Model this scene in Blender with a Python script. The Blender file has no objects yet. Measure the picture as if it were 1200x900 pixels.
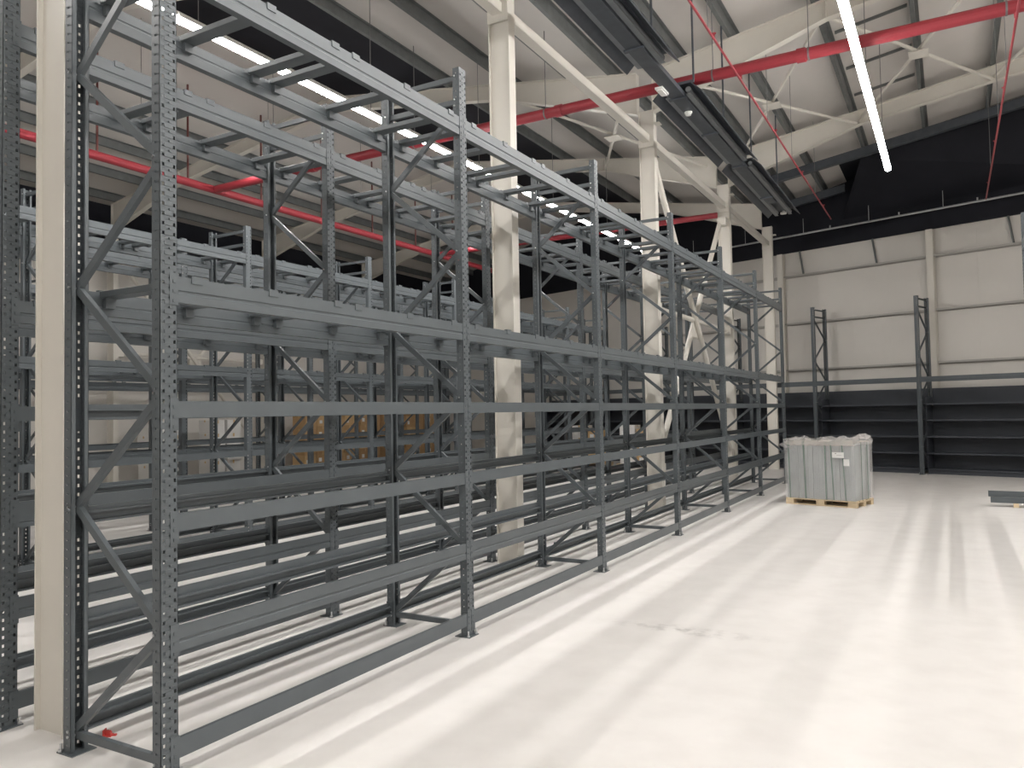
import bpy, bmesh, math, random
from mathutils import Vector, Matrix
random.seed(7)
R = math.radians
col = bpy.context.scene.collection
scn = bpy.context.scene

# ------------------------------------------------------------------ camera
F, YAW, PITCH, ROLL = 912.5, 0.5131, 0.0367, -0.0184
CAM = Vector((3.4293, -2.5154, 1.79))
fw = Vector((-math.sin(YAW)*math.cos(PITCH), math.cos(YAW)*math.cos(PITCH), math.sin(PITCH)))
rt = Vector((math.cos(YAW), math.sin(YAW), 0)); up = rt.cross(fw)
r2 = rt*math.cos(ROLL)+up*math.sin(ROLL); u2 = -rt*math.sin(ROLL)+up*math.cos(ROLL)
cam = bpy.data.objects.new('camera', bpy.data.cameras.new('camera')); col.objects.link(cam)
cam.matrix_world = Matrix(((r2.x,u2.x,-fw.x,CAM.x),(r2.y,u2.y,-fw.y,CAM.y),(r2.z,u2.z,-fw.z,CAM.z),(0,0,0,1)))
cam.data.sensor_fit = 'HORIZONTAL'; cam.data.sensor_width = 36; cam.data.lens = F*36/1200
cam.data.clip_start = .05; cam.data.clip_end = 200
scn.camera = cam
# ------------------------------------------------------------------ world, exposure
w = bpy.data.worlds.new('world'); scn.world = w; w.use_nodes = True
w.node_tree.nodes['Background'].inputs[0].default_value = (.9, .93, 1, 1)
w.node_tree.nodes['Background'].inputs[1].default_value = .02
scn.view_settings.view_transform = 'Standard'; scn.view_settings.look = 'None'
scn.view_settings.exposure = 1.76; scn.view_settings.gamma = 1
LED = 26.0           # emission of the light lines

# ------------------------------------------------------------------ materials
def mat(name, c, rough=.6, metal=0, noise=0, nscale=8, bump=0, bscale=40, emit=0, stretch=None):
    m = bpy.data.materials.new(name); m.use_nodes = True
    nt = m.node_tree; b = nt.nodes['Principled BSDF']
    b.inputs['Base Color'].default_value = (*c, 1); b.inputs['Roughness'].default_value = rough
    b.inputs['Metallic'].default_value = metal
    if emit:
        b.inputs['Emission Color'].default_value = (1, .975, .945, 1); b.inputs['Emission Strength'].default_value = emit
    if noise or bump:
        tc = nt.nodes.new('ShaderNodeTexCoord'); src = tc.outputs['Object']
        if stretch:
            mp = nt.nodes.new('ShaderNodeMapping'); mp.inputs['Scale'].default_value = stretch
            nt.links.new(src, mp.inputs[0]); src = mp.outputs[0]
    if noise:
        n = nt.nodes.new('ShaderNodeTexNoise'); n.inputs['Scale'].default_value = nscale; n.inputs['Detail'].default_value = 6
        n.inputs['Roughness'].default_value = .6
        nt.links.new(src, n.inputs['Vector'])
        mr = nt.nodes.new('ShaderNodeMapRange'); mr.inputs[1].default_value = .3; mr.inputs[2].default_value = .7
        mr.inputs[3].default_value = 1-noise; mr.inputs[4].default_value = 1+noise
        nt.links.new(n.outputs[0], mr.inputs[0])
        mx = nt.nodes.new('ShaderNodeVectorMath'); mx.operation = 'SCALE'; mx.inputs[0].default_value = c
        nt.links.new(mr.outputs[0], mx.inputs['Scale']); nt.links.new(mx.outputs[0], b.inputs['Base Color'])
    if bump:
        n2 = nt.nodes.new('ShaderNodeTexNoise'); n2.inputs['Scale'].default_value = bscale
        nt.links.new(src, n2.inputs['Vector'])
        bp = nt.nodes.new('ShaderNodeBump'); bp.inputs['Strength'].default_value = bump; bp.inputs['Distance'].default_value = .004
        nt.links.new(n2.outputs[0], bp.inputs['Height']); nt.links.new(bp.outputs[0], b.inputs['Normal'])
    return m
M = {}
M['rack'] = mat('rack_grey_paint', (.092, .106, .115), .38, 0, .06, 5)
M['rack_dark'] = mat('rack_anthracite_sheet', (.05, .056, .068), .5, 0, .08, 3)
M['cream'] = mat('cream_steel_paint', (.68, .65, .59), .5, 0, .03, 2)
M['wall'] = mat('cream_cladding', (.66, .635, .595), .6, 0, .03, .7)
M['roof'] = mat('roof_lining', (.64, .61, .58), .65, 0, .04, .6)
M['black'] = mat('black_lining', (.02, .021, .027), .7, 0, .2, .8); M['black'].node_tree.nodes['Principled BSDF'].inputs['Specular IOR Level'].default_value = .12
M['girt'] = mat('girt_steel', (.42, .405, .38), .5)
M['purlin'] = mat('galvanised_purlin', (.16, .17, .17), .5, .3, .15, 4)
M['heater'] = mat('dark_sheet', (.075, .085, .10), .42, .2, .15, 6)
M['heater_in'] = mat('grey_reflector', (.24, .255, .27), .4, .5, .1, 6)
M['red'] = mat('red_pipe_paint', (.30, .03, .042), .4, 0, .05, 4)
M['darkred'] = mat('pipe_drop_paint', (.12, .035, .03), .5)
M['zinc'] = mat('zinc', (.62, .63, .64), .3, .9)
M['silver'] = mat('silver_pipe', (.55, .56, .57), .35, .6)
M['wire'] = mat('hanger_wire', (.20, .20, .20), .5, .4)
M['led'] = mat('led_diffuser', (1, 1, 1), .5, emit=LED)
M['led_low'] = mat('led_diffuser_dimmed', (1, 1, 1), .5, emit=LED*.4)
M['lamp_body'] = mat('white_lamp_body', (.75, .75, .74), .5)
M['wood'] = mat('pallet_wood', (.66, .53, .35), .75, 0, .18, 6, .3, 30, stretch=(1, 8, 8))
M['card'] = mat('carton_board', (.50, .32, .16), .8, 0, .07, 4)
M['card2'] = mat('light_carton_board', (.62, .42, .22), .8, 0, .07, 4)
M['whitecard'] = mat('white_carton', (.75, .74, .72), .7)
M['topboard'] = mat('pale_board', (.55, .49, .43), .7)
M['tape'] = mat('packing_tape', (.62, .44, .22), .3)
M['sheet'] = mat('grey_sheet_panels', (.44, .475, .48), .4, .1, .08, 5)
M['strap'] = mat('green_strap', (.02, .13, .075), .4)
M['paper'] = mat('white_paper', (.85, .85, .83), .7)
M['print'] = mat('dark_print', (.25, .2, .2), .7)
M['redplastic'] = mat('red_plastic', (.55, .06, .05), .4)
# film
m = bpy.data.materials.new('clear_wrap_film'); m.use_nodes = True; nt = m.node_tree
b = nt.nodes['Principled BSDF']; b.inputs['Base Color'].default_value = (.85, .83, .82, 1); b.inputs['Roughness'].default_value = .22
tr = nt.nodes.new('ShaderNodeBsdfTransparent'); mx = nt.nodes.new('ShaderNodeMixShader'); mx.inputs[0].default_value = .28
nt.links.new(tr.outputs[0], mx.inputs[1]); nt.links.new(b.outputs[0], mx.inputs[2])
nt.links.new(mx.outputs[0], nt.nodes['Material Output'].inputs[0]); M['film'] = m
m2 = m.copy(); m2.name = 'crumpled_film'; M['film2'] = m2
m2.node_tree.nodes['Mix Shader'].inputs[0].default_value = .3
# floor: pale ground concrete with faint stains
m = bpy.data.materials.new('pale_concrete'); m.use_nodes = True; nt = m.node_tree; b = nt.nodes['Principled BSDF']
tc = nt.nodes.new('ShaderNodeTexCoord')
def noise(scale, detail=6):
    n = nt.nodes.new('ShaderNodeTexNoise'); n.inputs['Scale'].default_value = scale; n.inputs['Detail'].default_value = detail
    nt.links.new(tc.outputs['Object'], n.inputs['Vector']); return n
n1 = noise(.45); n2 = noise(3.5, 10); n3 = noise(1.1, 3)
r1 = nt.nodes.new('ShaderNodeValToRGB'); r1.color_ramp.elements[0].position = .3; r1.color_ramp.elements[1].position = .7
r1.color_ramp.elements[0].color = (.68, .657, .63, 1); r1.color_ramp.elements[1].color = (.735, .71, .685, 1)
nt.links.new(n1.outputs[0], r1.inputs[0])
r2_ = nt.nodes.new('ShaderNodeValToRGB'); r2_.color_ramp.elements[0].position = .25; r2_.color_ramp.elements[1].position = .6
r2_.color_ramp.elements[0].color = (.93, .925, .92, 1); r2_.color_ramp.elements[1].color = (1, 1, 1, 1)
nt.links.new(n2.outputs[0], r2_.inputs[0])
mm = nt.nodes.new('ShaderNodeMix'); mm.data_type = 'RGBA'; mm.blend_type = 'MULTIPLY'; mm.inputs[0].default_value = 1
nt.links.new(r1.outputs[0], mm.inputs[6]); nt.links.new(r2_.outputs[0], mm.inputs[7]); nt.links.new(mm.outputs[2], b.inputs['Base Color'])
mp = nt.nodes.new('ShaderNodeMapping'); mp.vector_type = 'POINT'; mp.inputs['Location'].default_value = (-1.5/.75, -3.72/.16, 0); mp.inputs['Scale'].default_value = (1/.75, 1/.16, 1)
nt.links.new(tc.outputs['Object'], mp.inputs[0])
gr = nt.nodes.new('ShaderNodeTexGradient'); gr.gradient_type = 'SPHERICAL'; nt.links.new(mp.outputs[0], gr.inputs[0])
n4 = noise(9, 4); cr = nt.nodes.new('ShaderNodeMapRange'); cr.inputs[1].default_value = .45; cr.inputs[2].default_value = .75
nt.links.new(n4.outputs[0], cr.inputs[0])
mu = nt.nodes.new('ShaderNodeMath'); mu.operation = 'MULTIPLY'; nt.links.new(gr.outputs[1], mu.inputs[0]); nt.links.new(cr.outputs[0], mu.inputs[1])
md = nt.nodes.new('ShaderNodeMix'); md.data_type = 'RGBA'; md.inputs[7].default_value = (.30, .28, .26, 1)
nt.links.new(mu.outputs[0], md.inputs[0]); nt.links.new(mm.outputs[2], md.inputs[6]); nt.links.new(md.outputs[2], b.inputs['Base Color'])
mr = nt.nodes.new('ShaderNodeMapRange'); mr.inputs[3].default_value = .42; mr.inputs[4].default_value = .7
nt.links.new(n3.outputs[0], mr.inputs[0]); nt.links.new(mr.outputs[0], b.inputs['Roughness'])
M['floor'] = m

# ------------------------------------------------------------------ mesh helpers
class MB:
    def __init__(s): s.v = []; s.f = []; s.mi = []; s.mats = []
    def slot(s, m):
        if m not in s.mats: s.mats.append(m)
        return s.mats.index(m)
    def face(s, pts, m=None):
        i = len(s.v); s.v += [tuple(p) for p in pts]; s.f.append(tuple(range(i, i+len(pts)))); s.mi.append(s.slot(m) if m else 0)
    def hexa(s, P, m=None):       # 8 corners, bottom 4 then top 4, ccw
        i = len(s.v); s.v += [tuple(p) for p in P]; k = s.slot(m) if m else 0
        for q in ((3,2,1,0),(4,5,6,7),(0,1,5,4),(1,2,6,5),(2,3,7,6),(3,0,4,7)):
            s.f.append(tuple(i+a for a in q)); s.mi.append(k)
    def box(s, x0, x1, y0, y1, z0, z1, m=None):
        s.hexa([(x0,y0,z0),(x1,y0,z0),(x1,y1,z0),(x0,y1,z0),(x0,y0,z1),(x1,y0,z1),(x1,y1,z1),(x0,y1,z1)], m)
    def prism(s, prof, a, bvec, U, V, m=None):   # closed 2D profile swept from a to b; U,V section axes
        a = Vector(a); bvec = Vector(bvec); U = Vector(U); V = Vector(V); n = len(prof); k = s.slot(m) if m else 0
        i = len(s.v)
        for e in (a, bvec):
            for (p, q) in prof: s.v.append(tuple(e+U*p+V*q))
        s.f.append(tuple(i+j for j in range(n))[::-1]); s.f.append(tuple(i+n+j for j in range(n))); s.mi += [k, k]
        for j in range(n):
            s.f.append((i+j, i+(j+1) % n, i+n+(j+1) % n, i+n+j)); s.mi.append(k)
    def tube(s, a, bvec, r, n=10, m=None):
        a = Vector(a); bvec = Vector(bvec); d = (bvec-a).normalized()
        U = d.orthogonal().normalized(); V = d.cross(U)
        s.prism([(r*math.cos(2*math.pi*j/n), r*math.sin(2*math.pi*j/n)) for j in range(n)], a, bvec, U, V, m)
    def mesh(s, name, default=None, recalc=True):
        me = bpy.data.meshes.new(name); me.from_pydata(s.v, [], s.f)
        ms = s.mats if s.mats else [default]
        for q in ms: me.materials.append(q)
        for p, k in zip(me.polygons, s.mi): p.material_index = k
        if recalc:
            bm = bmesh.new(); bm.from_mesh(me); bmesh.ops.recalc_face_normals(bm, faces=bm.faces); bm.to_mesh(me); bm.free()
        me.update(); return me
def obj(name, me, parent=None, loc=(0,0,0), rz=0):
    o = bpy.data.objects.new(name, me); col.objects.link(o); o.location = loc; o.rotation_euler = (0, 0, rz)
    if parent: o.parent = parent
    return o
def tag(o, label, cat, group=None):
    o['label'] = label; o['category'] = cat
    if group: o['group'] = group
    return o
def struct(o): o['kind'] = 'structure'; return o
def empty(name, loc=(0,0,0), rz=0):
    o = bpy.data.objects.new(name, None); col.objects.link(o); o.location = loc; o.rotation_euler = (0,0,rz); o.empty_display_size = .2; return o
def mk(name, fn, m, parent=None, loc=(0,0,0), rz=0):
    b = MB(); fn(b); return obj(name, b.mesh(name, m), parent, loc, rz)

# ------------------------------------------------------------------ setting
VX, Z0, SL = -1.13, 7.98, .158        # valley line, sheet height there, roof pitch
RIDGE, EAVE = -8.5, -16.55
def roofz(x):
    if x >= VX: return Z0+SL*(x-VX)
    if x >= RIDGE: return Z0+SL*(VX-x)
    return Z0+SL*(VX-RIDGE)-SL*(RIDGE-x)
XR, XL, YB, YF = 12.0, -17.0, -9.0, 27.0
WA = R(-17); WN = Vector((-math.sin(WA), math.cos(WA), 0)); WE = Vector((math.cos(WA), math.sin(WA), 0))
WP = Vector((2.66, 20.2, 0))+WN*1.12           # a point on the far wall
def wally(x): return WP.y+(x-WP.x)*math.tan(WA)
floor = struct(mk('floor', lambda b: b.box(XL-.3, XR+.3, YB-.3, YF+3, -.2, 0), M['floor']))
# ceiling: sheets as slabs
ceil = struct(empty('ceiling', (0,0,Z0)))
def slab(b, x0, x1, y0, y1, t=.1, dz=0, skew=False):
    ya, yb = (y1(x0), y1(x1)) if skew else (y1, y1)
    b.hexa([(x0,y0,roofz(x0)+dz-Z0),(x1,y0,roofz(x1)+dz-Z0),(x1,yb,roofz(x1)+dz-Z0),(x0,ya,roofz(x0)+dz-Z0),
            (x0,y0,roofz(x0)+dz+t-Z0),(x1,y0,roofz(x1)+dz+t-Z0),(x1,yb,roofz(x1)+dz+t-Z0),(x0,ya,roofz(x0)+dz+t-Z0)])
yend = lambda x: wally(x)+.1
ROOFSTRIPS = [(-17.2,-8.5,'roof'),(-8.5,-5.3,'black'),(-5.3,-1.13,'roof'),(-1.13,1.0,'roof')]
for x0, x1, k in ROOFSTRIPS:
    mk('roof_sheet' if k == 'roof' else 'dark_skylight_strip', lambda b: slab(b, x0, x1, YB, yend, skew=True), M[k], ceil)
mk('roof_sheet', lambda b: slab(b, 1.0, XR+.3, YB, 19.25), M['roof'], ceil)
mk('dark_roof_panel', lambda b: slab(b, 1.0, XR+.3, 19.25, yend, skew=True), M['black'], ceil)
def membrane(b):
    ya, yb, za, zb = 19.3, (lambda x: wally(x)-.08), (lambda x: roofz(x)-.24-Z0), 7.2-Z0
    for x0, x1 in ((1.6, 6.9), (6.9, 11.9)):
        lo_ = (lambda x: (x-(.75 if x < 2 else 0)))
        b.hexa([(x0,ya,za(x0)),(x1,ya,za(x1)),(x1,yb(x1),zb),(lo_(x0),yb(lo_(x0)),zb),(x0,ya,za(x0)+.02),(x1,ya,za(x1)+.02),(x1,yb(x1),zb+.02),(lo_(x0),yb(lo_(x0)),zb+.02)])
mk('black_membrane', membrane, M['black'], ceil)
# purlins (Z sections, along the building)
def purlin(x, y0=YB, y1=None):
    y1 = y1 if y1 is not None else wally(x)-.05
    z = roofz(x)
    def f(b):
        b.prism([(0,0),(.065,0),(.065,-.012),(.008,-.012),(.008,-.2),(-.06,-.2),(-.06,-.192),(0,-.192)], (x,y0,z-.001-Z0), (x,y1,z-.001-Z0), (1,0,0), (0,0,1))
    mk('purlin', f, M['purlin'], ceil)
for x in (.42, 1.75, 3.1, 4.4, 5.7, 7.0, 8.3, -.5, -1.75, -2.6, -3.9, -5.25, -9.3, -10.7, -12.1, -13.5, -14.9, -16.2): purlin(x)
COLY = [.1, 5.4, 10.6, 15.95, 21.0]
# rafters: haunched, from the columns
def rafter(y, x0, x1, hx):
    # x0 at column, hx end of haunch, x1 far end ; depth .9 at column
    def f(b):
        top = lambda x: roofz(x)-.2-Z0
        for (ya, yb) in ((-.006, .006),):
            b.prism([(x0, top(x0)-.74), (hx, top(hx)-.30), (x1, top(x1)-.30), (x1, top(x1)-.012), (x0, top(x0)-.012)][::1], (0, y+ya, 0), (0, y+yb, 0), (1,0,0), (0,0,1))
        for tz, (xa, za), (xb, zb) in ((.012, (x0, top(x0)-.012), (x1, top(x1)-.012)), (-.014, (x0, top(x0)-.74), (hx, top(hx)-.30)), (-.014, (hx, top(hx)-.30), (x1, top(x1)-.30))):
            b.hexa([(xa,y-.075,za),(xb,y-.075,zb),(xb,y+.075,zb),(xa,y+.075,za),(xa,y-.075,za+tz),(xb,y-.075,zb+tz),(xb,y+.075,zb+tz),(xa,y+.075,za+tz)])
        for xs in (x0, hx):
            b.box(xs-.006, xs+.006, y-.07, y+.07, top(xs)-(.74 if xs == x0 else .30), top(xs)-.012)
    mk('rafter', f, M['cream'], ceil)
for y in COLY[1:4]+[-5.2, .1]:
    rafter(y, -.985, 11.9, 1.9); rafter(y, -1.275, RIDGE, -4.1); rafter(y, EAVE+.14, RIDGE, EAVE+2.9)
rafter(21.0, -1.275, RIDGE, -4.1); rafter(21.0, EAVE+.14, RIDGE, EAVE+2.9)
def tubep(name, a, b_, r, m, parent=None, n=8):
    o = empty if False else None
    return mk(name, lambda b: b.tube(a, b_, r, n), m, parent)
zc = lambda x: roofz(x)-.42-Z0
for sgn, xs in ((1, (-.75, 1.85, 4.4, 6.9)), (-1, (-1.5, -4.1))):
    for i in range(len(xs)-1):
        xa, xb = xs[i], xs[i+1]
        for (ya, yb) in ((10.6, 15.95), (15.95, 10.6)):
            tubep('roof_brace', (xa, ya, zc(xa)), (xb, yb, zc(xb)-(.05 if ya < yb else 0)), .032, M['cream'], ceil)
        xm = (xa+xb)/2
        mk('gusset_plate', lambda b: b.box(xm-.16, xm+.16, 13.1, 13.45, zc(xm)-.09, zc(xm)-.075), M['cream'], ceil)
for y, xa, xb in ((18.55, -.9, 9), (21.35, -.9, 1.0)):
    mk('dark_roof_beam', lambda b: b.hexa([(xa,y-.08,roofz(xa)-.42-Z0),(xb,y-.08,roofz(xb)-.42-Z0),(xb,y+.08,roofz(xb)-.42-Z0),(xa,y+.08,roofz(xa)-.42-Z0),
        (xa,y-.08,roofz(xa)-.21-Z0),(xb,y-.08,roofz(xb)-.21-Z0),(xb,y+.08,roofz(xb)-.21-Z0),(xa,y+.08,roofz(xa)-.21-Z0)]), M['heater'], ceil)
# roof cross seams
for k, y in enumerate((12.2, 13.9, 15.4)):
    mk('seam_bar', lambda b: b.hexa([(1.85,y-.02,roofz(1.85)-.05-Z0),(3.0,y-.02,roofz(3.)-.05-Z0),(3.0,y+.02,roofz(3.)-.05-Z0),(1.85,y+.02,roofz(1.85)-.05-Z0),
        (1.85,y-.02,roofz(1.85)-.001-Z0),(3.0,y-.02,roofz(3.)-.001-Z0),(3.0,y+.02,roofz(3.)-.001-Z0),(1.85,y+.02,roofz(1.85)-.001-Z0)]), M['purlin'], ceil)
# far wall (stands askew to the racks); local frame: x along the wall, y away, origin at WP
wall = struct(empty('wall_far', WP, WA))
SX0, SX1 = -21.0, 10.5
mk('cladding', lambda b: b.box(SX0, SX1, 0, .15, 0, 6.52), M['wall'], wall)
mk('black_upper_cladding', lambda b: b.box(SX0, SX1, -.06, .15, 6.52, 10.4), M['black'], wall)
PIL = [-8.3, -4.15, .12, 4.3, 8.4]
sx = lambda x: (x-WP.x)/math.cos(WA)
for x in PIL:
    def f(b, x=x):
        b.box(x-.09, x+.09, -.03, -.018, 0, 6.5); b.box(x-.006, x+.006, -.16, -.03, 0, 6.5); b.box(x-.09, x+.09, -.172, -.16, 0, 6.5)
    mk('wall_post', f, M['cream'], wall)
for z in (5.77, 4.32, 2.91):
    for a, c in zip(PIL[:-1], PIL[1:]):
        mk('girt', lambda b: b.prism([(0,0),(-.15,0),(-.15,-.05),(-.142,-.05),(-.142,-.008),(-.008,-.008),(-.008,-.07),(0,-.07)], (a+.1,-.002,z+.035), (c-.1,-.002,z+.035), (0,1,0), (0,0,1)), M['girt'], wall)
for x in (-3.45, -1.3, 2.05, 3.6):
    mk('strut', lambda b: b.tube((x, -.06, 5.8), (x-.1, -.06, 6.52), .03, 6), M['purlin'], wall)
for a, c, z0, z1 in [(p0+.1+j*(p1-p0-.2)/4, p0+.1+(j+1)*(p1-p0-.2)/4, q0, q1) for p0, p1 in zip(PIL[1:-1], PIL[2:]) for j in range(4) for q0, q1 in ((.02,2.87),(2.95,4.28),(4.36,5.73),(5.81,6.5))]:
    mk('wall_panel', lambda b: b.box(a+.0006, c-.0006, -.012, -.001, z0, z1), M['wall'], wall)
# left wall, right wall, back wall
wl = struct(empty('wall_left', (XL, 0, 0)))
mk('cladding', lambda b: b.box(-.15, 0, YB, YF, 0, 6.52), M['wall'], wl)
mk('black_upper_cladding', lambda b: b.box(-.15, .04, YB, YF, 6.52, 8.1), M['black'], wl)
for y in range(-2, 24, 4):
    mk('strip_window', lambda b: b.box(.0, .03, y+.2, y+3.2, 4.35, 4.75), M['black'], wl)
    mk('window_ledge', lambda b: b.box(.0, .08, y+.1, y+3.3, 4.25, 4.35), M['cream'], wl)
struct(mk('wall_right', lambda b: b.box(XR, XR+.15, YB, YF, 0, 10.2), M['wall']))
struct(mk('wall_back', lambda b: b.box(XL, XR, YB-.15, YB, 0, 10.2), M['wall']))

# ------------------------------------------------------------------ columns and their bracing
def column(x, y, label, h=7.12, wdt=.15, dep=.28):
    o = empty('steel_column', (x, y+wdt/2, 0))
    a, c = dep/2, wdt/2
    mk('flange', lambda b: b.box(a-.013, a, -c, c, 0, h), M['cream'], o)
    mk('flange', lambda b: b.box(-a, -a+.013, -c, c, 0, h), M['cream'], o)
    mk('web', lambda b: b.box(-a+.013, a-.013, -.045, .045, 0, h), M['cream'], o)
    mk('cap_bracket', lambda b: [b.box(a, a+.1, -c, c, 6.85, 6.87), b.box(-a-.1, -a, -c, c, 6.85, 6.87), b.box(-a, a, -c-.02, -c, 6.45, 6.75)], M['cream'], o)
    return tag(o, label, 'column', 'cream columns between the back-to-back racks')
column(VX, COLY[0], 'cream steel column beside the end frame of the front rack')
column(VX, COLY[1], 'cream steel column behind the third frame of the front rack')
column(VX, COLY[2], 'cream steel column on the near side of the white cross bracing')
column(VX, COLY[3], 'cream steel column on the far side of the white cross bracing')
column(VX, COLY[4], 'cream steel column standing against the wall shelving')
for i, y in enumerate(COLY[:4]):
    tag(column(EAVE, y, 'cream steel column along the left wall'), 'cream steel column along the left wall', 'column', 'cream columns along the left wall')
ties = ['cream tie beam between the column of the third frame and the column before it', 'cream tie beam from the third frame column to the next column', 'cream tie beam above the white cross bracing', 'cream tie beam reaching the column at the wall shelving']
for i in range(4):
    ya, yb = COLY[i]+.15, COLY[i+1]
    tag(mk('tie_beam', lambda b: b.box(-.065, .065, 0, yb-ya-.02, -.065, .065), M['cream'], None, (VX, ya+.01, 6.6)), ties[i], 'beam')
def cross(x, y0, y1, label):
    o = empty('cross_brace', (x, (y0+y1)/2, 0)); hy = (y1-y0)/2
    H0 = hy; hy -= .1
    mk('brace_tube', lambda b: b.tube((.05, -hy, 6.2), (.05, hy, .75), .055, 10), M['cream'], o)
    mk('brace_tube', lambda b: b.tube((-.06, -hy, .75), (-.06, hy, 6.2), .055, 10), M['cream'], o)
    mk('horizontal_tube', lambda b: b.tube((.0, -hy, 3.62), (.0, hy, 3.62), .05, 10), M['cream'], o)
    mk('gusset', lambda b: b.box(-.012, .012, -.2, .2, 3.25, 3.75), M['cream'], o)
    for sy in (-1, 1):
        for z in (.75, 3.62, 6.2): mk('end_plate', lambda b: b.box(-.1, .09, min(sy*(hy-.1), sy*(H0-.001)), max(sy*(hy-.1), sy*(H0-.001)), z-.09, z+.09), M['cream'], o)
    tag(o, label, 'bracing')
cross(VX, COLY[2]+.15, COLY[3], 'white X-shaped tube bracing between two cream columns behind the front rack')
cross(EAVE, COLY[2]+.15, COLY[3], 'white X-shaped tube bracing along the left wall')

# ------------------------------------------------------------------ pallet racks
BAY, PW, PD, H, D = 2.776, .1, .062, 4.637, .81
def post_mesh(name, fine=True):
    b = MB()
    def strip(p0, p1, holes, z0=0, z1=H, pitch=.05):
        # holes: (pos, halfwidth, halfheight, phase)
        p0 = Vector(p0); p1 = Vector(p1); L = (p1-p0).length; d = (p1-p0)/L
        xs = [0]
        for q in holes: xs += [q[0]-q[1], q[0]+q[1]]
        xs.append(L)
        phases = sorted(set((q[3], q[2]) for q in holes))
        zs = [z0]; kinds = []
        if holes:
            z = z0+.03
            while z < z1-.03:
                for ph, hh in phases:
                    zs += [z+ph-hh, z+ph+hh]; kinds += [None, ph]
                z += pitch
        zs.append(z1); kinds.append(None)
        for zi in range(len(zs)-1):
            k = kinds[zi]
            # merge solid cells across
            run = 0
            for xi in range(len(xs)-1):
                hole = False
                if xi % 2 == 1 and k is not None and abs(holes[xi//2][3]-k) < 1e-6: hole = True
                if hole:
                    if xi > run: quad(p0+d*xs[run], p0+d*xs[xi], zs[zi], zs[zi+1])
                    run = xi+1
            quad(p0+d*xs[run], p0+d*xs[-1], zs[zi], zs[zi+1])
    def quad(a, c, za, zb):
        b.face([(a.x,a.y,za),(c.x,c.y,za),(c.x,c.y,zb),(a.x,a.y,zb)])
    h = PW/2
    big = [(.0185, .0065, .009, .0), (.0815, .0065, .009, .0)]
    if fine:
        front = [big[0], (.05, .004, .005, .025), big[1]]
        side = [(PD*.5, .004, .005, .012)]
    else:
        front = big; side = []
    strip((0,h), (0,-h), front)
    strip((0,-h), (-PD,-h), side); strip((-PD,h), (0,h), side)
    strip((-PD,-h), (-PD,-h+.022), []); strip((-PD,h-.022), (-PD,h), [])
    strip((-PD,-h+.022), (-PD+.012,-h+.022), []); strip((-PD+.012,h-.022), (-PD,h-.022), [])
    me = b.mesh(name, M['rack'], recalc=False)
    bm = bmesh.new(); bm.from_mesh(me)
    bmesh.ops.remove_doubles(bm, verts=bm.verts, dist=1e-5)
    if fine:
        bmesh.ops.solidify(bm, geom=bm.faces[:], thickness=.0028)
    bm.to_mesh(me); bm.free(); me.update()
    return me
def meshof(name, fn, m):
    b = MB(); fn(b); return b.mesh(name, m)
POST = post_mesh('upright', True); POST_S = post_mesh('upright_far', False)
PLATE = meshof('base_plate', lambda b: (b.box(-.11, .03, -.07, .07, 0, .006, M['rack']), b.tube((.012,-.058,.006),(.012,-.058,.05),.007,6,M['zinc']), b.tube((.012,.058,.006),(.012,.058,.05),.007,6,M['zinc']),
    b.tube((.012,-.058,.006),(.012,-.058,.02),.013,6,M['zinc']), b.tube((.012,.058,.006),(.012,.058,.02),.013,6,M['zinc'])), M['rack'])
def channel(b, a, c, wd=.042, fl=.028):
    a = Vector(a); c = Vector(c); d = (c-a).normalized(); U = Vector((0,1,0)); V = d.cross(U)
    t = .004; w2 = wd/2; f2 = fl/2
    b.prism([(-f2,-w2),(f2,-w2),(f2,-w2+t),(-f2+t,-w2+t),(-f2+t,w2-t),(f2,w2-t),(f2,w2),(-f2,w2)], a, c, U, V, M['rack'])
    for e in (a, c):
        b.tube(e+Vector((0,-.058,0)), e+Vector((0,.058,0)), .007, 6, M['zinc'])
XA, XB = -.045, -D+.045
BR_UP = meshof('brace_up', lambda b: channel(b, (XB,0,0), (XA,0,.6)), M['rack'])       # rear low -> front high
BR_DN = meshof('brace_down', lambda b: channel(b, (XA,0,0), (XB,0,.6)), M['rack'])
RUNG = meshof('rung', lambda b: channel(b, (XB,0,0), (XA,0,0)), M['rack'])
BL = BAY-PW
def beam_mesh(name, h, groove):
    def f(b):
        if h > .13: pr = [(0,0),(0,-.52*h),(-.006,-.56*h),(-.006,-.64*h),(0,-.68*h),(0,-h),(-.05,-h),(-.05,-.09),(-.046,-.086),(-.046,-.078),(-.05,-.074),(-.05,-.05),(-.02,-.05),(-.02,0)]
        elif groove: pr = [(0,0),(0,-.52*h),(-.006,-.56*h),(-.006,-.64*h),(0,-.68*h),(0,-h),(-.05,-h),(-.05,-h+.014),(-.012,-h+.014),(-.012,-.064),(-.05,-.064),(-.05,-.05),(-.02,-.05),(-.02,0)]
        else: pr = [(0,0),(0,-h),(-.045,-h),(-.045,-h+.012),(-.008,-h+.012),(-.008,-.036),(-.045,-.036),(-.045,-.024),(-.022,-.024),(-.022,0)]
        b.prism(pr, (0,.004,0), (0,BL-.004,0), (1,0,0), (0,0,1))
    return meshof(name, f, M['rack'])
LEV = [(.19,.10,0),(.745,.125,1),(1.31,.09,0),(1.88,.085,0),(2.52,.135,1),(4.22,.15,1)]
BEAM = [beam_mesh('beam_profile', h, g) for z, h, g in LEV]
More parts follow.
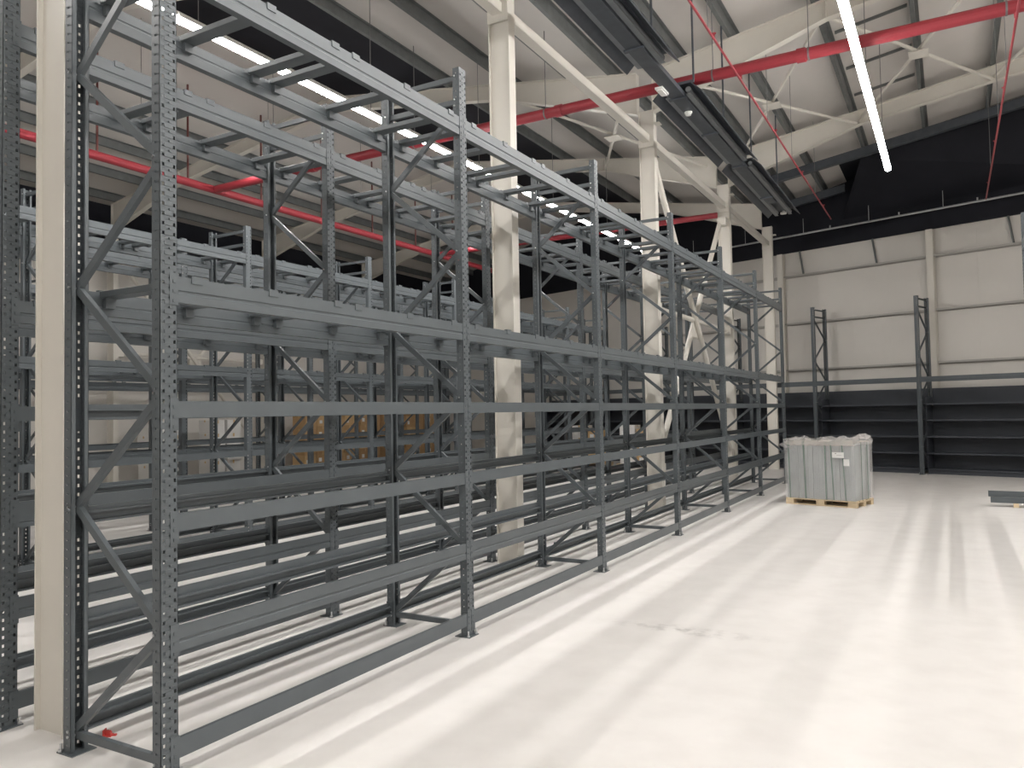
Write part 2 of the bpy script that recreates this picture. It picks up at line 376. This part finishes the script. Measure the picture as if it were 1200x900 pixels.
def conn(b, s):
    # s=+1: at the start of a beam, plate lies on the post before it
    y0, y1 = (-.046, .004) if s > 0 else (-.004, .046)
    b.box(.0005, .0045, y0, y1, -.15, .015)
    ys = (0, .004) if s > 0 else (-.004, 0)
    b.box(-.052, .0005, ys[0], ys[1], -.15, .015)
    for z in (-.03, -.08, -.13): b.box(.0045, .008, (y0+y1)/2-.008, (y0+y1)/2+.008, z-.008, z+.008)
CONN0 = meshof('connector_a', lambda b: conn(b, 1), M['rack']); CONN1 = meshof('connector_b', lambda b: conn(b, -1), M['rack'])
JL = D-.1
def joist(b):
    b.prism([(-.05,-.003),(-.047,0),(.047,0),(.05,-.003),(.05,-.034),(.047,-.037),(-.047,-.037),(-.05,-.034)], (-.052,0,0), (-.052-JL+.004,0,0), (0,1,0), (0,0,1))
JOIST = meshof('joist', joist, M['rack'])
def clip(b, s):
    xo = .0 if s > 0 else -D
    b.box(min(xo, xo+s*.006), max(xo, xo+s*.006), -.035, .035, -.028, .012)         # tab over the outer face
    x1 = xo-s*.022
    b.box(min(x1, xo), max(x1, xo), -.035, .035, .0005, .012)
def bracket(b, s):
    x = -.0505 if s > 0 else -D+.0505
    b.box(min(x, x-s*.03), max(x, x-s*.03), -.03, .03, -.095, -.0372)
CLIPF = meshof('clip_front', lambda b: clip(b, 1), M['rack']); CLIPR = meshof('clip_rear', lambda b: clip(b, -1), M['rack'])
BRKF = meshof('bracket_front', lambda b: bracket(b, 1), M['rack']); BRKR = meshof('bracket_rear', lambda b: bracket(b, -1), M['rack'])
JPOS = [.22, .75, 1.3, 1.5, 2.07, 2.65]
def frame(root, y, full=True):
    yc = y+PW/2
    for x, rz in ((0, 0), (-D, math.pi)):
        p = obj('upright', POST if full else POST_S, root, (x, yc, 0), rz)
        obj('base_plate', PLATE, p, (0, 0, 0))
    for z in (.09, 4.37, 4.57): obj('rung', RUNG, root, (0, yc, z))
    for k in range(7):
        z = .12+.6*k
        obj('brace', BR_UP if k % 2 == 0 else BR_DN, root, (0, yc, z))
def rack(name, loc, rz, frames, label, full=True, levels=range(6), rear=True, joists=(4, 5), i0=0):
    root = empty(name, loc, rz)
    for i in range(i0, i0+frames): frame(root, i*BAY, full)
    for i in range(i0, i0+frames-1):
        for l in levels:
            z = LEV[l][0]
            for side in ((0, 1) if rear else (0,)):
                if side == 0: o = obj('beam', BEAM[l], root, (0, i*BAY+PW, z))
                else: o = obj('beam', BEAM[l], root, (-D, (i+1)*BAY, z), math.pi)
                if full:
                    obj('connector', CONN0, o, (0, 0, 0)); obj('connector', CONN1, o, (0, BL, 0))
        for l in joists:
            for jp in JPOS:
                z = LEV[l][0]
                o = obj('joist', JOIST, root, (0, i*BAY+jp, z-.014 if False else z-.0))
                obj('clip', CLIPF, o); obj('clip', CLIPR, o); obj('bracket', BRKF, o); obj('bracket', BRKR, o)
    tag(root, label, 'rack')
    return root
rack('pallet_rack', (0,0,0), 0, 7, 'long grey pallet rack row bordering the open aisle, with perforated uprights')
rack('pallet_rack', (-1.444,0,0), 0, 7, 'grey pallet rack row back-to-back with the front rack, beyond the cream columns')
rack('pallet_rack', (-5.6,0,0), 0, 8, 'grey pallet rack row on the far side of the second aisle', False)
rack('pallet_rack', (-7.04,0,0), 0, 8, 'grey pallet rack row back-to-back with the one across the second aisle', False, levels=range(1, 6))
rack('pallet_rack', (-10.7,0,0), 0, 8, 'grey pallet rack row in front of the cartons along the left wall', False, levels=range(2, 6))
# end frame of the rack on the other side of the aisle
rr = empty('pallet_rack', (4.43+D, 5.73, 0), 0)
for i in (0, 1, 2): frame(rr, i*BAY)
for i in (0, 1):
    for l in range(6):
        o = obj('beam', BEAM[l], rr, (0, i*BAY+PW, LEV[l][0])); o = obj('beam', BEAM[l], rr, (-D, (i+1)*BAY, LEV[l][0]), math.pi)
tag(rr, 'grey rack across the aisle, only a sliver of its tall end upright showing', 'rack')
# wall rack with dark shelves
wr = rack('wall_rack', (2.66, 20.2, 0), R(-107), 8, 'tall-framed rack with dark shelves along the far cream wall', True, levels=[4], rear=False, joists=(), i0=-5)
for i in range(-5, 2):
    y0, y1 = i*BAY+PW+.012, (i+1)*BAY-.012
    mk('back_panel', lambda b: b.box(-.80, -.785, y0, y1, .05, 2.23), M['rack_dark'], wr)
    for z in (.14, .55, .98, 1.41, 1.83):
        mk('shelf', lambda b: (b.box(-.783, -.28, y0, y1, z-.012, z), b.box(-.28, -.265, y0, y1, z-.035, z+.003)), M['rack_dark'], wr)
    mk('kick_plate', lambda b: b.box(-.33, -.30, y0, y1, 0, .10), M['rack_dark'], wr)
    mk('side_panel', lambda b: b.box(-.783, -.28, y0-.008, y0-.002, .04, 2.0), M['rack_dark'], wr)

# ------------------------------------------------------------------ lights
def light_line(x, z, y0, y1, label, seg=1.5, dm='led'):
    o = empty('light_line', (x, y0, z))
    n = int(round((y1-y0)/seg)); L = (y1-y0)/n
    for i in range(n):
        a, c = i*L, (i+1)*L
        mk('lamp_housing', lambda b: b.prism([(-.055,.0),(.055,.0),(.055,.04),(.025,.07),(-.025,.07),(-.055,.04)], (0,a+.005,0), (0,c-.005,0), (1,0,0), (0,0,1)), M['lamp_body'], o)
        mk('diffuser', lambda b: b.prism([(-.052,-.001),(-.048,-.03),(-.024,-.045),(.024,-.045),(.048,-.03),(.052,-.001)], (0,a+.012,0), (0,c-.012,0), (1,0,0), (0,0,1)), M[dm], o)
        if i % 2 == 0: mk('hanger', lambda b: b.tube((0,a+.3,.07), (0,a+.3,roofz(x)-z), .006, 5), M['wire'], o)
    tag(o, label, 'light')
light_line(2.51, 6.40, -6.0, 14.2, 'glowing straight line of tube lights over the open aisle')
light_line(-3.93, 6.25, -3.0, 18.3, 'glowing light line over the second aisle, seen through the rack tops')
light_line(-9.1, 6.96, -3.0, 19.5, 'unseen light line added over the aisle by the left wall, hidden behind the rack beams', dm='led_low')  # no lamp visible here; added to account for the bright left aisle floor
light_line(8.6, 6.4, -6.0, 14.2, 'unseen light line added over the aisle beyond the right-hand rack')  # out of view; added to light the floor from beyond the rack

# ------------------------------------------------------------------ pipes
PY, PZ = 8.97, 6.76
o = empty('sprinkler_main', (0, PY, PZ))
mk('pipe', lambda b: b.tube((-10.31,0,0), (11.5,0,0), .085, 16), M['red'], o)
for x in (-7.5,-4.0,-2.05,1.75,5.4,8.8):
    mk('coupling', lambda b: b.tube((x-.06,0,0), (x+.06,0,0), .1, 16), M['red'], o)
for x in (-8.6,-5,-2.3,.5,1.85,4.2,7): mk('hanger', lambda b: (b.tube((x,0,.085), (x,0,roofz(x)-PZ), .007, 6), b.tube((x-.012,0,0),(x+.012,0,0),.092,12)), M['wire'], o)
tag(o, 'thick red sprinkler main pipe crossing under the roof at right angles to the racks', 'pipe')
o = empty('sprinkler_main', (-10.4, 0, PZ))
mk('pipe', lambda b: b.tube((0,-3,0), (0,22.5,0), .085, 14), M['red'], o)
for y in range(0, 22, 2): mk('hanger', lambda b: b.tube((0,y+.3,.08), (0,y+.3,roofz(-10.4)-PZ), .022, 6), M['darkred'], o)
tag(o, 'thick red sprinkler main pipe running lengthwise over the left aisle', 'pipe')
tag(mk('sprinkler_main', lambda b: b.tube((0,0,0),(9.0,0,0),.075,14), M['red'], None, (-10.3, 17.4, PZ)), 'red sprinkler pipe crossing further back behind the racks', 'pipe')
for x, lab in ((.9, 'thin red sprinkler branch pipe next to the dark hanging heater'), (4.3, 'thin red sprinkler branch pipe on the far side of the aisle light line')):
    o = empty('sprinkler_branch', (x, 0, 6.6))
    mk('pipe', lambda b: b.tube((0,-6,0), (0,18.8,0), .016, 8), M['red'], o)
    for y in (1, 4, 7.2, 10.9, 13.2, 16.2): mk('hanger', lambda b: b.tube((0,y,.02), (0,y,roofz(x)-6.6), .005, 5), M['wire'], o)
    for y in (4.5, 7.5, 11.6, 14.4, 17.5): mk('sprinkler_head', lambda b: (b.tube((0,y,.0), (0,y,.07), .012, 6), b.tube((0,y,.07), (0,y,.078), .03, 8)), M['red'], o)
    mk('riser', lambda b: b.tube((0,PY,.016), (0,PY,PZ-6.6-.0855), .022, 8), M['red'], o)
    tag(o, lab, 'pipe')
o = empty('wall_pipe', WP-WN*.5, WA)
mk('pipe', lambda b: b.tube((-8,0,6.93), (9,0,6.93), .028, 8), M['silver'], o)
for k in range(9):
    x = -7+k*1.9
    mk('hanger', lambda b: b.tube((x,0,6.95), (x,0,7.38), .008, 5), M['silver'], o)
    mk('sprinkler_head', lambda b: b.tube((x+.8,0,6.93), (x+.8,0,7.03), .02, 6), M['silver'], o)
tag(o, 'thin silver pipe hung in front of the black upper part of the far wall', 'pipe')

# ------------------------------------------------------------------ radiant heater hung over the front rack
o = empty('hanging_heater', (.13, 0, 6.3))
mk('centre_tray', lambda b: b.prism([(-.10,0),(.10,0),(.10,.07),(.092,.07),(.092,.008),(-.092,.008),(-.092,.07),(-.10,.07)], (0,-2,0), (0,15.2,0), (1,0,0), (0,0,1)), M['heater'], o)
for y0, y1 in ((-2, 7.3), (8.35, 12.0), (12.3, 16.6)):
    mk('side_hood', lambda b: b.prism([(-.22,.17),(-.37,.02),(-.36,.012),(-.205,.162)], (0,y0,0), (0,y1,0), (1,0,0), (0,0,1)), M['heater'], o)
    mk('side_hood', lambda b: b.prism([(.22,.17),(.37,.02),(.36,.012),(.205,.162)][::-1], (0,y0,0), (0,y1,0), (1,0,0), (0,0,1)), M['heater'], o)
    mk('top_hood', lambda b: b.box(-.22, .22, y0, y1, .17, .182), M['heater'], o)
    mk('reflector', lambda b: b.box(-.19, -.115, y0+.05, y1-.05, .03, .04), M['heater_in'], o)
    mk('reflector', lambda b: b.box(.115, .19, y0+.05, y1-.05, .03, .04), M['heater_in'], o)
    mk('burner_tube', lambda b: b.tube((-.15,y0+.05,.1), (-.15,y1-.05,.1), .04, 10), M['heater_in'], o)
    mk('burner_tube', lambda b: b.tube((.15,y0+.05,.1), (.15,y1-.05,.1), .04, 10), M['heater_in'], o)
for y in (1.6, 4.3, 6.6, 8.4, 10.1, 12.1, 14.6):
    mk('bracket', lambda b: (b.box(-.13,.13,y-.03,y+.03,-.025,-.001), b.box(-.2,.24,y-.02,y+.02,.183,.22)), M['heater'], o)
    mk('hanger', lambda b: b.box(.22,.245,y-.012,y+.012,.22,roofz(.36)-6.31), M['heater'], o)
tag(o, 'long dark radiant heater hung from the roof above the front rack', 'heater')
tag(mk('emergency_lamp', lambda b: (b.prism([(-.055,-.14),(.055,-.14),(.055,.14),(-.055,.14)], (0,0,-.03), (0,0,0), (1,0,0), (0,1,0), M['lamp_body']), b.prism([(-.035,-.12),(.035,-.12),(.035,.12),(-.035,.12)], (0,0,-.045), (0,0,-.03), (1,0,0), (0,1,0), M['paper'])), M['lamp_body'], None, (.02, 8.0, 6.299)),
    'white oblong emergency lamp under the dark heater tray', 'lamp')
tag(mk('smoke_detector', lambda b: (b.tube((0,0,-.02),(0,0,0),.06,16,M['paper']), b.tube((0,0,-.05),(0,0,-.02),.042,16,M['paper'])), M['paper'], None, (.10, 9.0, 6.299)),
    'round white detector under the dark heater tray', 'detector')
tag(mk('bell_lamp', lambda b: (b.tube((0,0,.02),(0,0,.06),.03,10,M['silver']), b.tube((0,0,-.02),(0,0,.02),.075,14,M['paper'])), M['paper'], None, (.1, 16.72, 6.42)),
    'small round pale lamp at the far end of the heater', 'lamp')
mk('lamp_bracket', lambda b: b.box(-.08,.02,16.3,16.72,.183,.195), M['heater'], o)

# ------------------------------------------------------------------ wrapped pallet
def rot(o, loc, rz): o.location = loc; o.rotation_euler = (0,0,rz); return o
PA = R(-15)
po = empty('wooden_pallet', (1.30, 12.54, 0), PA)     # origin: middle of the front lower edge
LW, LD = 1.28, .82
for y in (0, LD/2-.05, LD-.1):
    mk('bottom_board', lambda b: b.box(-LW/2, LW/2, y, y+.1, 0, .022), M['wood'], po)
    for x in (-LW/2, -.0725, LW/2-.145): mk('block', lambda b: b.box(x, x+.145, y, y+.1, .022, .08), M['wood'], po)
for x in (-LW/2, -.0725, LW/2-.145): mk('cross_board', lambda b: b.box(x, x+.145, 0, LD, .08, .098), M['wood'], po)
for k in range(5):
    y = k*(LD-.12)/4
    mk('deck_board', lambda b: b.box(-LW/2, LW/2, y, y+.12, .098, .116), M['wood'], po)
tag(po, 'pale wooden pallet on the floor under the wrapped grey load', 'pallet')
lo = empty('wrapped_load', Vector((1.30, 12.54, .117)), PA)
HW = 1.03
xs = [-.62, -.40, -.12, .12, .36, .62]
for i in range(5):
    a, c = xs[i]+.004, xs[i+1]-.004
    def f(b):
        n = max(4, int((c-a)/.03)); st = (c-a)/n
        for j in range(n):
            dz = random.uniform(0, .012); dy = random.uniform(0, .008)
            b.box(a+j*st, a+(j+1)*st-.003, .03+dy, LD-.04-dy, 0, HW-.02+dz)
    mk('panel_bundle', f, M['sheet'], lo)
mk('top_board', lambda b: (b.box(-.63,.63,.015,LD-.02,HW,HW+.012), b.box(-.632,.632,.012,.018,HW-.06,HW+.012)), M['topboard'], lo)
for x, sk in ((-.57,.01),(-.285,.02),(.11,0),(.215,.03),(.415,.045)):
    wv = .02 if x != -.285 else .03
    mk('strap', lambda b: (b.hexa([(x+sk-wv/2,.012,.001),(x+sk+wv/2,.012,.001),(x+sk+wv/2,.02,.001),(x+sk-wv/2,.02,.001),(x-wv/2,.004,HW+.013),(x+wv/2,.004,HW+.013),(x+wv/2,.011,HW+.013),(x-wv/2,.011,HW+.013)]),
        b.box(x-wv/2, x+wv/2, .004, LD-.01, HW+.0125, HW+.016)), M['strap'], lo)
mk('strap', lambda b: b.box(.634,.637,.3,.33,0,HW), M['strap'], lo); mk('strap', lambda b: b.box(.634,.637,.58,.61,0,HW), M['strap'], lo)
# film skirt with wavy panels
def film(b):
    pts = []
    N = 26
    def ring(z, off, jit):
        out = []
        for side in range(4):
            for j in range(N//2 if side % 2 else N):
                t = j/(N//2 if side % 2 else N)
                if side == 0: x, y, nx, ny = -LW/2+t*LW, 0, 0, -1
                elif side == 1: x, y, nx, ny = LW/2, t*LD, 1, 0
                elif side == 2: x, y, nx, ny = LW/2-t*LW, LD, 0, 1
                else: x, y, nx, ny = -LW/2, LD-t*LD, -1, 0
                k = off+random.uniform(0, jit)
                out.append((x+nx*k, y+ny*k, z+(random.uniform(-.01, .01) if z > .1 else .006)))
        return out
    rings = [ring(.0, .003, .006), ring(.25, .004, .006), ring(.5, .004, .008), ring(.8, .004, .008), ring(HW, .008, .012)]
    for r0, r1 in zip(rings[:-1], rings[1:]):
        n = len(r0)
        for j in range(n): b.face([r0[j], r0[(j+1) % n], r1[(j+1) % n], r1[j]])
mk('wrap_film', film, M['film'], lo)
def crown(b):
    N = 40
    def per(t):
        L = 2*(LW+LD); s = t*L
        if s < LW: return -LW/2+s, 0, 0, -1
        s -= LW
        if s < LD: return LW/2, s, 1, 0
        s -= LD
        if s < LW: return LW/2-s, LD, 0, 1
        s -= LW
        return -LW/2, LD-s, -1, 0
    r = [[], [], [], []]
    for j in range(N):
        x, y, nx, ny = per(j/N)
        big = 1.8 if (x > .45) else (1.35 if x < -.5 else 1)
        f1 = random.uniform(.02, .05)*big; f2 = random.uniform(.02, .08)*big
        zz = random.uniform(.03, .10)*(1.6 if x > .4 else 1)
        r[0].append((x+nx*.012, y+ny*.012, HW-.05)); r[1].append((x+nx*f1, y+ny*f1, HW+.02+random.uniform(-.02, .02)))
        r[2].append((x+nx*(f2-.02), y+ny*(f2-.02), HW+zz)); r[3].append((x*.75-nx*.05, (y-LD/2)*.7+LD/2-ny*.05, HW+.03+random.uniform(0, .03)))
    for a, c in zip(r[:-1], r[1:]):
        for j in range(N): b.face([a[j], a[(j+1) % N], c[(j+1) % N], c[j]])
    # loose corner of film pulled down at the left front
    b.face([(-.66,-.02,HW-.02),(-.6,-.03,HW-.03),(-.42,-.035,HW-.16),(-.5,-.03,HW-.13)])
    b.face([(-.74,-.03,HW-.05),(-.66,-.02,HW+.0),(-.55,-.03,HW-.11),(-.6,-.035,HW-.12)])
mk('film_crown', crown, M['film2'], lo)
mk('paper_label', lambda b: (b.box(.25,.46,-.021,-.019,HW-.27,HW-.17,M['paper']), b.box(.305,.325,-.0215,-.0205,HW-.20,HW-.185,M['print']), b.box(.33,.42,-.0215,-.0205,HW-.225,HW-.221,M['print'])), M['paper'], lo)
mk('paper_label', lambda b: b.box(.45,.55,-.021,-.019,HW-.41,HW-.29), M['paper'], lo)
tag(lo, 'film-wrapped load of upright grey panels with green straps standing on the pallet', 'load')

# ------------------------------------------------------------------ spare beams lying on the floor at the right
for k, x in enumerate((4.35, 5.9)):
    tag(mk('timber_bearer', lambda b: b.box(-.04, .04, -.2, .2, 0, .07), M['wood'], None, (x, 13.62-.06*k, 0), R(-3)), ('wooden bearer under the left end of the spare beams', 'wooden bearer under the hidden end of the spare beams')[k], 'timber')
for k, (yy, zz, lb) in enumerate(((13.52, .0705, 'lower spare grey rack beam lying on bearers near the far right'), (13.56, .1715, 'upper spare grey rack beam lying stacked near the far right'))):
    ob = empty('spare_beam', (3.97-.03*k, yy, zz), R(-93))
    mk('bar', lambda b: b.prism([(-.05,0),(.07,0),(.07,.1),(.03,.1),(.03,.085),(-.05,.085)], (0,.004,0), (0,2.6,0), (1,0,0), (0,0,1)), M['rack'], ob)
    mk('connector', lambda b: b.box(-.055,.075,0,.004,.0,.1), M['rack'], ob)
    tag(ob, lb, 'beam', None)
# ------------------------------------------------------------------ small things on the floor
def scrap(b):
    b.box(-.03,.03,-.03,.03,0,.008); b.box(-.03,-.022,-.03,.03,.008,.05); b.box(.022,.03,-.03,.0,.008,.035); b.box(-.022,.022,-.006,.002,.008,.042)
    b.box(.03,.06,-.012,.012,.0,.012); b.tube((-.022,.012,.03),(.0,.012,.03),.012,8); b.v = [(p[0]*.75, p[1]*.75, p[2]*.75) for p in b.v]
tag(mk('plastic_clip', scrap, M['redplastic'], None, (-.80, .25, 0), R(35)), 'small broken red plastic clip on the floor inside the front rack', 'clip')
tag(mk('offcut', lambda b: (b.box(-.09,.09,-.03,.03,0,.02), b.box(-.02,.13,.02,.06,.0,.03), b.box(.05,.1,-.06,-.02,0,.015)), M['rack_dark'], None, (-1.25, 7.05, 0), R(20)), 'small dark offcut lying between the racks behind the front rack', 'offcut')

# ------------------------------------------------------------------ cartons by the left wall
def carton_mesh(name, wx, wy, h, m):
    def f(b):
        b.box(-wx/2, wx/2, -wy/2, wy/2, 0, h, m)
        b.box(-.03, .03, -wy/2-.001, wy/2+.001, h-.06, h+.001, M['tape'])
        b.box(wx/2, wx/2+.002, -.03, .03, h-.1, h, M['tape'])
        b.box(wx/2, wx/2+.0015, -wy*.35, -wy*.1, h*.25, h*.55, M['paper'])
    return meshof(name, f, m)
CM = [carton_mesh('carton_a', .56, .56, .44, M['card']), carton_mesh('carton_b', .56, .54, .36, M['card2']), carton_mesh('carton_c', .52, .5, .4, M['whitecard'])]
words = ['bottom', 'second', 'third', 'top']
PALW = meshof('carton_pallet', lambda b: [b.box(-.4,.4,-.6+.21*k,-.6+.21*k+.15,.1,.12) for k in range(6)]+[b.box(-.4,.4,y-.05,y+.05,.0,.1) for y in (-.55,0,.55)], M['wood'])
ORD = ['first', 'second', 'third', 'fourth', 'fifth', 'sixth', 'seventh', 'eighth']
YS = (24.4, 23.0, 21.6, 20.2, 18.8, 17.4, 13.6, 11.6)
for s, y in enumerate(YS):
    kind = 'white' if s > 5 else 'brown'
    tag(obj('carton_pallet', PALW, None, (-15.75, y, 0)), 'wooden pallet under %s cartons, %s pallet along the left wall counted from the far wall' % (kind, ORD[s]), 'pallet', 'carton pallets by the left wall')
    for dy in (-.29, .29):
        z = .122; lv = 0
        while z < 1.5:
            k = 2 if s > 5 else random.choice((0, 0, 1)); hh = (.44, .36, .4)[k]
            c = obj('carton', CM[k], None, (-15.75+random.uniform(-.03, .03), y+dy, z), random.uniform(-.015, .015)); z += hh+.002
            tag(c, '%s carton, %s layer, %s side of the %s pallet counted from the far wall' % (('brown', 'tan', 'white')[k], words[lv], 'near' if dy < 0 else 'far', ORD[s]), 'carton', 'cartons by the left wall'); lv += 1

# two low loads of pale boxes at the end of the second aisle
for (px, py), side in (((-6.9, 21.0), 'behind the rack ends'), ((-5.2, 20.9), 'facing the second aisle')):
    tag(obj('box_pallet', PALW, None, (px, py, 0), R(80)), 'wooden pallet under pale boxes '+side, 'pallet', 'pallets at the end of the second aisle')
    for q, dx in (('left', -.29), ('right', .29)):
        for lv in range(3):
            tag(obj('pale_box', CM[2] if q == 'left' else CM[1], None, (px+dx, py, .122+lv*(.402 if q == 'left' else .362)), R(-90)), '%s %s box of the pallet load %s' % (('bottom', 'middle', 'top')[lv], q, side), 'carton', 'pale boxes at the end of the second aisle')
